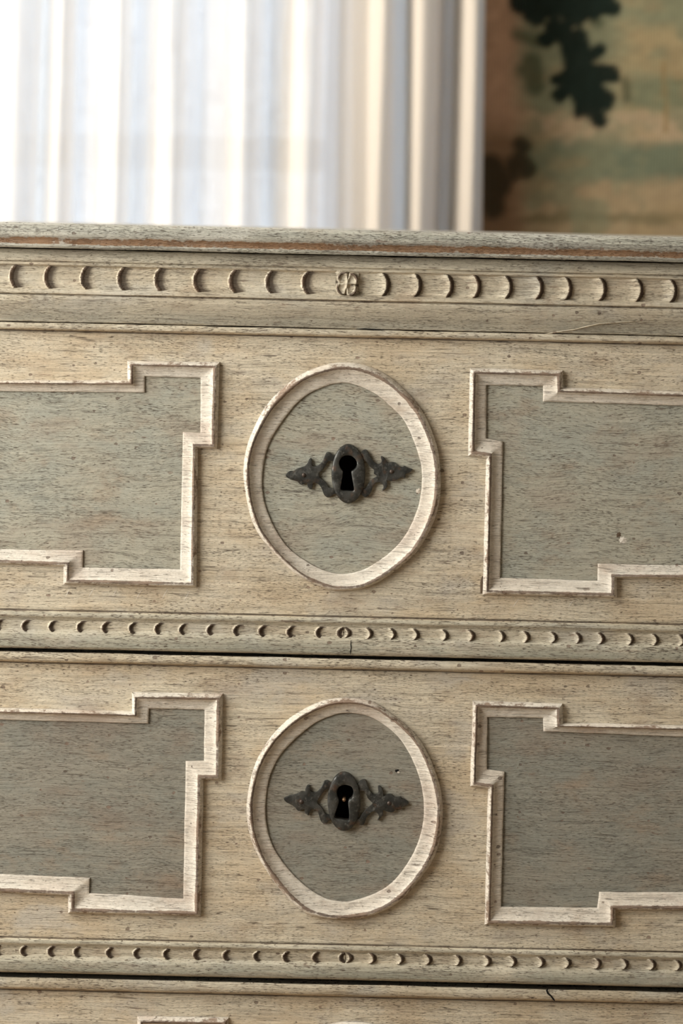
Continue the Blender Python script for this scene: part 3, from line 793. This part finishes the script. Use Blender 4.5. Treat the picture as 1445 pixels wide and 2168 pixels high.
def build_drawer(D, K, lip, low, hgt, beads_l, beads_r, bead_rows, seed, label, gap_top):
    """lip: rows of the top lip; low: first row of the lower moulding; hgt: scale of the lower moulding"""
    bm, lay = new_bm()
    X0, X1 = -0.438, 0.438
    a0 = lip[0]
    prof = [(a0, 18, 0, .8, 0), (a0 + .3, -3, .25, .5, .2), (a0 + 2.2, -5, .25, .1, .3), (a0 + (lip[1] - a0) * .45, -5.7, .05, 0, .25), (lip[1] - 3.2, -5.5, .1, 0, .1), (lip[1] - 1.2, -4.6, .3, 0, 0), (lip[1] + .6, -2.6, .35, .2, 0), (lip[1] + 1.6, -0.4, .2, .9, 0), (lip[1] + 3, 0.25, 0, .8, 0), (lip[1] + 5, 0, 0, .1, 0)]
    sweep(bm, lay, prof, X0, X1, step=0.0025, amp=0.00036, seed=seed)
    L = lambda q: low + q * hgt
    prof = [(L(-3), 0, 0, .1, 0), (L(-.8), .4, 0, .8, 0), (L(.8), .4, 0, .85, 0), (L(1.6), -1.8, .3, .4, .2), (L(4), -3.6, .15, 0, .5), (L(8), -4.6, 0, 0, .55), (L(12), -4.7, .05, 0, .5), (L(14.5), -4.0, .1, .15, .4), (L(18), -2.9, 0, .25, .5), (L(24), -2.2, 0, .1, .4), (L(32), -2.0, 0, 0, .3), (L(40), -2.4, 0, .1, .4), (L(45), -3.6, 0, 0, .5),
            (L(48.5), -5.0, .2, 0, .5), (L(51), -5.5, .1, 0, .6), (L(62), -5.7, 0, 0, .8), (L(74), -5.6, 0, 0, .9), (L(79), -5.0, .2, .1, .6), (L(81.2), -3.2, .3, .4, .3), (L(81.6), 18, 0, .8, 0)]
    sweep(bm, lay, prof, X0, X1, step=0.0025, amp=0.00034, seed=seed + 20)
    z_top, z_bot = Zr(lip[1] + 5), Zr(L(-3))
    # drawer box behind the front
    bm_box(bm, (X0 + .006, 0.0135, Zr(L(74))), (X1 - .006, 0.45, Zr(lip[0] + 12)))
    me_d = None
    # oval and corner-stepped frames
    n = 150
    oo = [xz(p) for p in polar_loop(D['oval_out'], D['oval_c'], n)]
    oi = [xz(p) for p in polar_loop(D['oval_in'], D['oval_c'], n)]
    drawer = bpy.data.objects.new('drawer', bpy.data.meshes.new('drawer'))
    COL.objects.link(drawer); drawer.parent = chest; drawer['label'] = label
    _, mo = mitred(oo, oi, 'oval_moulding', drawer, M_MOULD, seed, 0.0052, 0.0016)
    xl_, xr_ = W(-60, 1000).x, W(1500, 1000).x
    _, ml = mitred(mirrored(D['lo'], xl_), mirrored(D['li'], xl_), 'panel_moulding', drawer, M_MOULD, seed + 3)
    _, mr = mitred(mirrored(D['ro'], xr_), mirrored(D['ri'], xr_), 'panel_moulding', drawer, M_MOULD, seed + 5)
    edge = [(X0, z_top), (X1, z_top), (X1, z_bot), (X0, z_bot)]
    flat_fill(bm, [edge, mo, ml, mr], 0.0, lay)
    bmesh.ops.recalc_face_normals(bm, faces=[])
    bm.to_mesh(drawer.data); bm.free()
    me = drawer.data
    me.polygons.foreach_set('use_smooth', [True] * len(me.polygons)); me.set_sharp_from_angle(angle=math.radians(50))
    me.materials.append(M_FIELD)
    yp = 0.0009
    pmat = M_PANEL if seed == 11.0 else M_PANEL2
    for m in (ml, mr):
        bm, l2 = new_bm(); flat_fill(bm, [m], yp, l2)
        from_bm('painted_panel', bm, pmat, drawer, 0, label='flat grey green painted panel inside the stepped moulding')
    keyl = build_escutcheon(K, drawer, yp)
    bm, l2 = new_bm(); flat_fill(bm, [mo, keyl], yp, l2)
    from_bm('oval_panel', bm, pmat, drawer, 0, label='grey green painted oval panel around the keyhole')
    bm = bmesh.new()
    a_ = [bm.verts.new((x, yp, z)) for x, z in keyl]; b_ = [bm.verts.new((x, 0.0134, z)) for x, z in keyl]
    for q in range(len(keyl)):
        bm.faces.new((a_[q], a_[(q + 1) % len(keyl)], b_[(q + 1) % len(keyl)], b_[q]))
    bm.faces.new(b_)
    from_bm('keyhole', bm, M_DARK, drawer, 0, label='black keyhole opening')
    r0, r1 = bead_rows
    rm_ = (r0 + r1) / 2
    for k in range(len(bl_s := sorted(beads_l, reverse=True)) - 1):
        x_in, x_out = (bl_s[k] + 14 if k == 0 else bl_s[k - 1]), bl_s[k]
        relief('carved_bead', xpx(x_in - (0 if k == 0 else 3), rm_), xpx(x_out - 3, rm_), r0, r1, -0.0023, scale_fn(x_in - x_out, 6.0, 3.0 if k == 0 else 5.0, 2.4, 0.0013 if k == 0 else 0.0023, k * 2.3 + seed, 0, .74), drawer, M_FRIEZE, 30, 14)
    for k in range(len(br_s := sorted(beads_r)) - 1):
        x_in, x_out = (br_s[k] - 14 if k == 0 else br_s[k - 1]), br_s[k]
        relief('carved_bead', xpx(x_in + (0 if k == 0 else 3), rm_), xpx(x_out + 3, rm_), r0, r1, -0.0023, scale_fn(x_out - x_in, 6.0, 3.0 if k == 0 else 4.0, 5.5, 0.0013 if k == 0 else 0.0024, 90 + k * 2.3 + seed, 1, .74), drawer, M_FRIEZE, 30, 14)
    return drawer

bl1 = [-13 - 56 * k for k in range(8, -1, -1)] + [43, 100, 160, 213, 270, 325, 377, 436, 492, 546, 606, 667, 712]
br1 = [743, 788, 838, 887, 949, 1005, 1070, 1122, 1180, 1232, 1281, 1343, 1396] + [1452 + 55 * k for k in range(9)]
bl2 = [-16 - 57 * k for k in range(8, -1, -1)] + [40, 98, 153, 222, 280, 343, 407, 470, 535, 597, 660, 716]
br2 = [747, 795, 855, 914, 978, 1040, 1094, 1154, 1210, 1274, 1332, 1390, 1445] + [1503 + 57 * k for k in range(8)]
build_drawer(D1, K1, (696.4, 712), 1306, 1.0, bl1, br1, (1326, 1354), 11.0, 'top drawer of the chest, its keyhole empty and dark', 0)
build_drawer(D2, K2, (1394, 1415), 2000, 0.915, bl2, br2, (2014, 2040), 31.0, 'middle drawer of the chest, a lock pin in its keyhole', 0)
build_drawer(D3, K3, (2084, 2108), 2686, 0.95, bl2, br2, (2704, 2731), 51.0, 'lowest drawer of the chest, mostly below the picture', 0)

# ---- small damage: scratches, cracks, a chipped dent, a nail hole
def strip(name, pts, wpx, yb, hmm, mat, parent, label=None):
    V, Fc = [], []
    P_ = [Vector((p[0], p[1])) for p in pts]
    for i, p in enumerate(P_):
        t = (P_[min(i + 1, len(P_) - 1)] - P_[max(i - 1, 0)]).normalized(); nrm = Vector((-t.y, t.x))
        ww = wpx / 2 * (0.35 if i in (0, len(P_) - 1) else 1.0) * (0.8 + .4 * random.random())
        for sgn, h in ((-1, 0.00005), (0, hmm / 1000), (1, 0.00005)):
            q = p + nrm * ww * sgn
            V.append(W(q.x, q.y, yb - h))
    for i in range(len(P_) - 1):
        for k in range(2):
            a_ = i * 3 + k; Fc.append((a_, a_ + 1, a_ + 4, a_ + 3))
    return new_obj(name, V, Fc, mat, parent, 60, None, None, label)
d1, d2, d3 = [o for o in chest.children if o.name.startswith('drawer')]
for a_, b_ in (((149, 1244), (138, 1265)), ((200, 1243), (187, 1265)), ((301, 1247), (289, 1268)), ((355, 1247), (342, 1270)), ((401, 1251), (389, 1273)), ((247, 1248), (238, 1262)), ((1098, 1268), (1085, 1286)), ((1212, 1272), (1203, 1286))):
    m_ = ((a_[0] + b_[0]) / 2 + random.uniform(-1, 1), (a_[1] + b_[1]) / 2)
    strip('scratch', [a_, m_, b_], 2.0, 0.0, 0.12, M_MOULD, d1)
strip('joint_crack', [(743, 1355), (742, 1364), (743, 1372), (741, 1380), (742, 1386)], 2.2, -0.0058, 0.15, M_DARK, d1)
strip('joint_crack', [(753, 697), (770, 696.5), (790, 698), (812, 698.5)], 3.2, -0.0052, 0.5, M_DARK, d1)
strip('joint_crack', [(1160, 2091), (1157, 2097), (1159, 2103), (1166, 2109), (1171, 2116), (1174, 2119)], 3.6, -0.0058, 0.15, M_DARK, d3)
strip('paint_ridge', [(1150, 708), (1180, 703), (1215, 698), (1240, 692), (1267, 686), (1320, 682), (1370, 679), (1400, 673), (1422, 667), (1450, 659)], 3.4, -0.0088, 1.0, M_FRIEZE, frieze)
def chip(name, c, r, yb, hmm, mat, parent, sx=1.0, seed=0, label=None):
    V = [W(c[0], c[1], yb - hmm / 1000)]; n_ = 14
    for q in range(n_):
        rr2 = r * (0.7 + 0.5 * abs(fbm((q * 1.7, seed, 2)))) * (1.0 if q % 2 else .8)
        V.append(W(c[0] + rr2 * sx * math.cos(q * 6.2832 / n_), c[1] + rr2 * math.sin(q * 6.2832 / n_), yb - 0.00006))
    return new_obj(name, V, [(0, 1 + (q + 1) % n_, 1 + q) for q in range(n_)], mat, parent, 0, None, None, label)
chip('dent', (1318, 1143), 10, 0.0009, 0.5, M_MOULD, d1, 1.2, 3, 'pale chipped dent in the grey green paint')
chip('dent', (1309, 1132), 7, 0.0009, 0.25, M_CARC, d1, 1.0, 5, 'small dark chip beside the pale dent')
strip('worn_sliver', [(1021, 1220), (1019.5, 1232), (1019, 1244), (1017.5, 1256)], 6, -0.0002, 0.3, M_CARC, d1, 'bare brown sliver beside the panel moulding')
chip('nail_hole', (840, 1632), 4.5, 0.0009, 0.12, M_DARK, d2, 1.5, 8)
chip('dent', (843, 1635), 4, 0.0009, 0.16, M_MOULD, d2, 1.0, 4)
chip('dent', (885, 1040), 8, 0.0009, 0.4, M_MOULD, d1, 1.0, 9)
chip('dent', (718, 577), 9, -0.0128, 0.6, M_FRIEZE, frieze, 1.3, 6)

# plinth moulding and feet (below the picture)
bm, lay = new_bm()
sweep(bm, lay, [(2776, 20, 0, 0, 0), (2777, -8, .2, 0, 0), (2790, -14, 0, 0, 0), (2806, -14, 0, 0, 0), (2820, -9, 0, 0, 0), (2830, -9, .2, 0, 0), (2831, 20, 0, 0, 0)], -HW - .01, HW + .01, step=0.02)
bm_box(bm, (-HW, 0.0, Zr(2830)), (HW, 0.5, Zr(2801)))
from_bm('plinth_moulding', bm, M_FRIEZE, chest, 50)
zf = Zr(2829)
for x in (-HW + .045, HW - .045):
    for y in (0.05, 0.45):
        bm = bmesh.new()
        rings = []
        for t, r in ((0, .020), (.08, .026), (.25, .036), (.5, .040), (.75, .034), (.9, .026), (1.0, .030)):
            rings.append([bm.verts.new((x + r * math.cos(q * math.pi / 10), y + r * math.sin(q * math.pi / 10), zf * t)) for q in range(20)])
        for a_, b_ in zip(rings, rings[1:]):
            for q in range(20): bm.faces.new((a_[q], a_[(q + 1) % 20], b_[(q + 1) % 20], b_[q]))
        bm.faces.new(rings[0][::-1]); bm.faces.new(rings[-1])
        from_bm('foot', bm, M_FRIEZE, chest, 50)
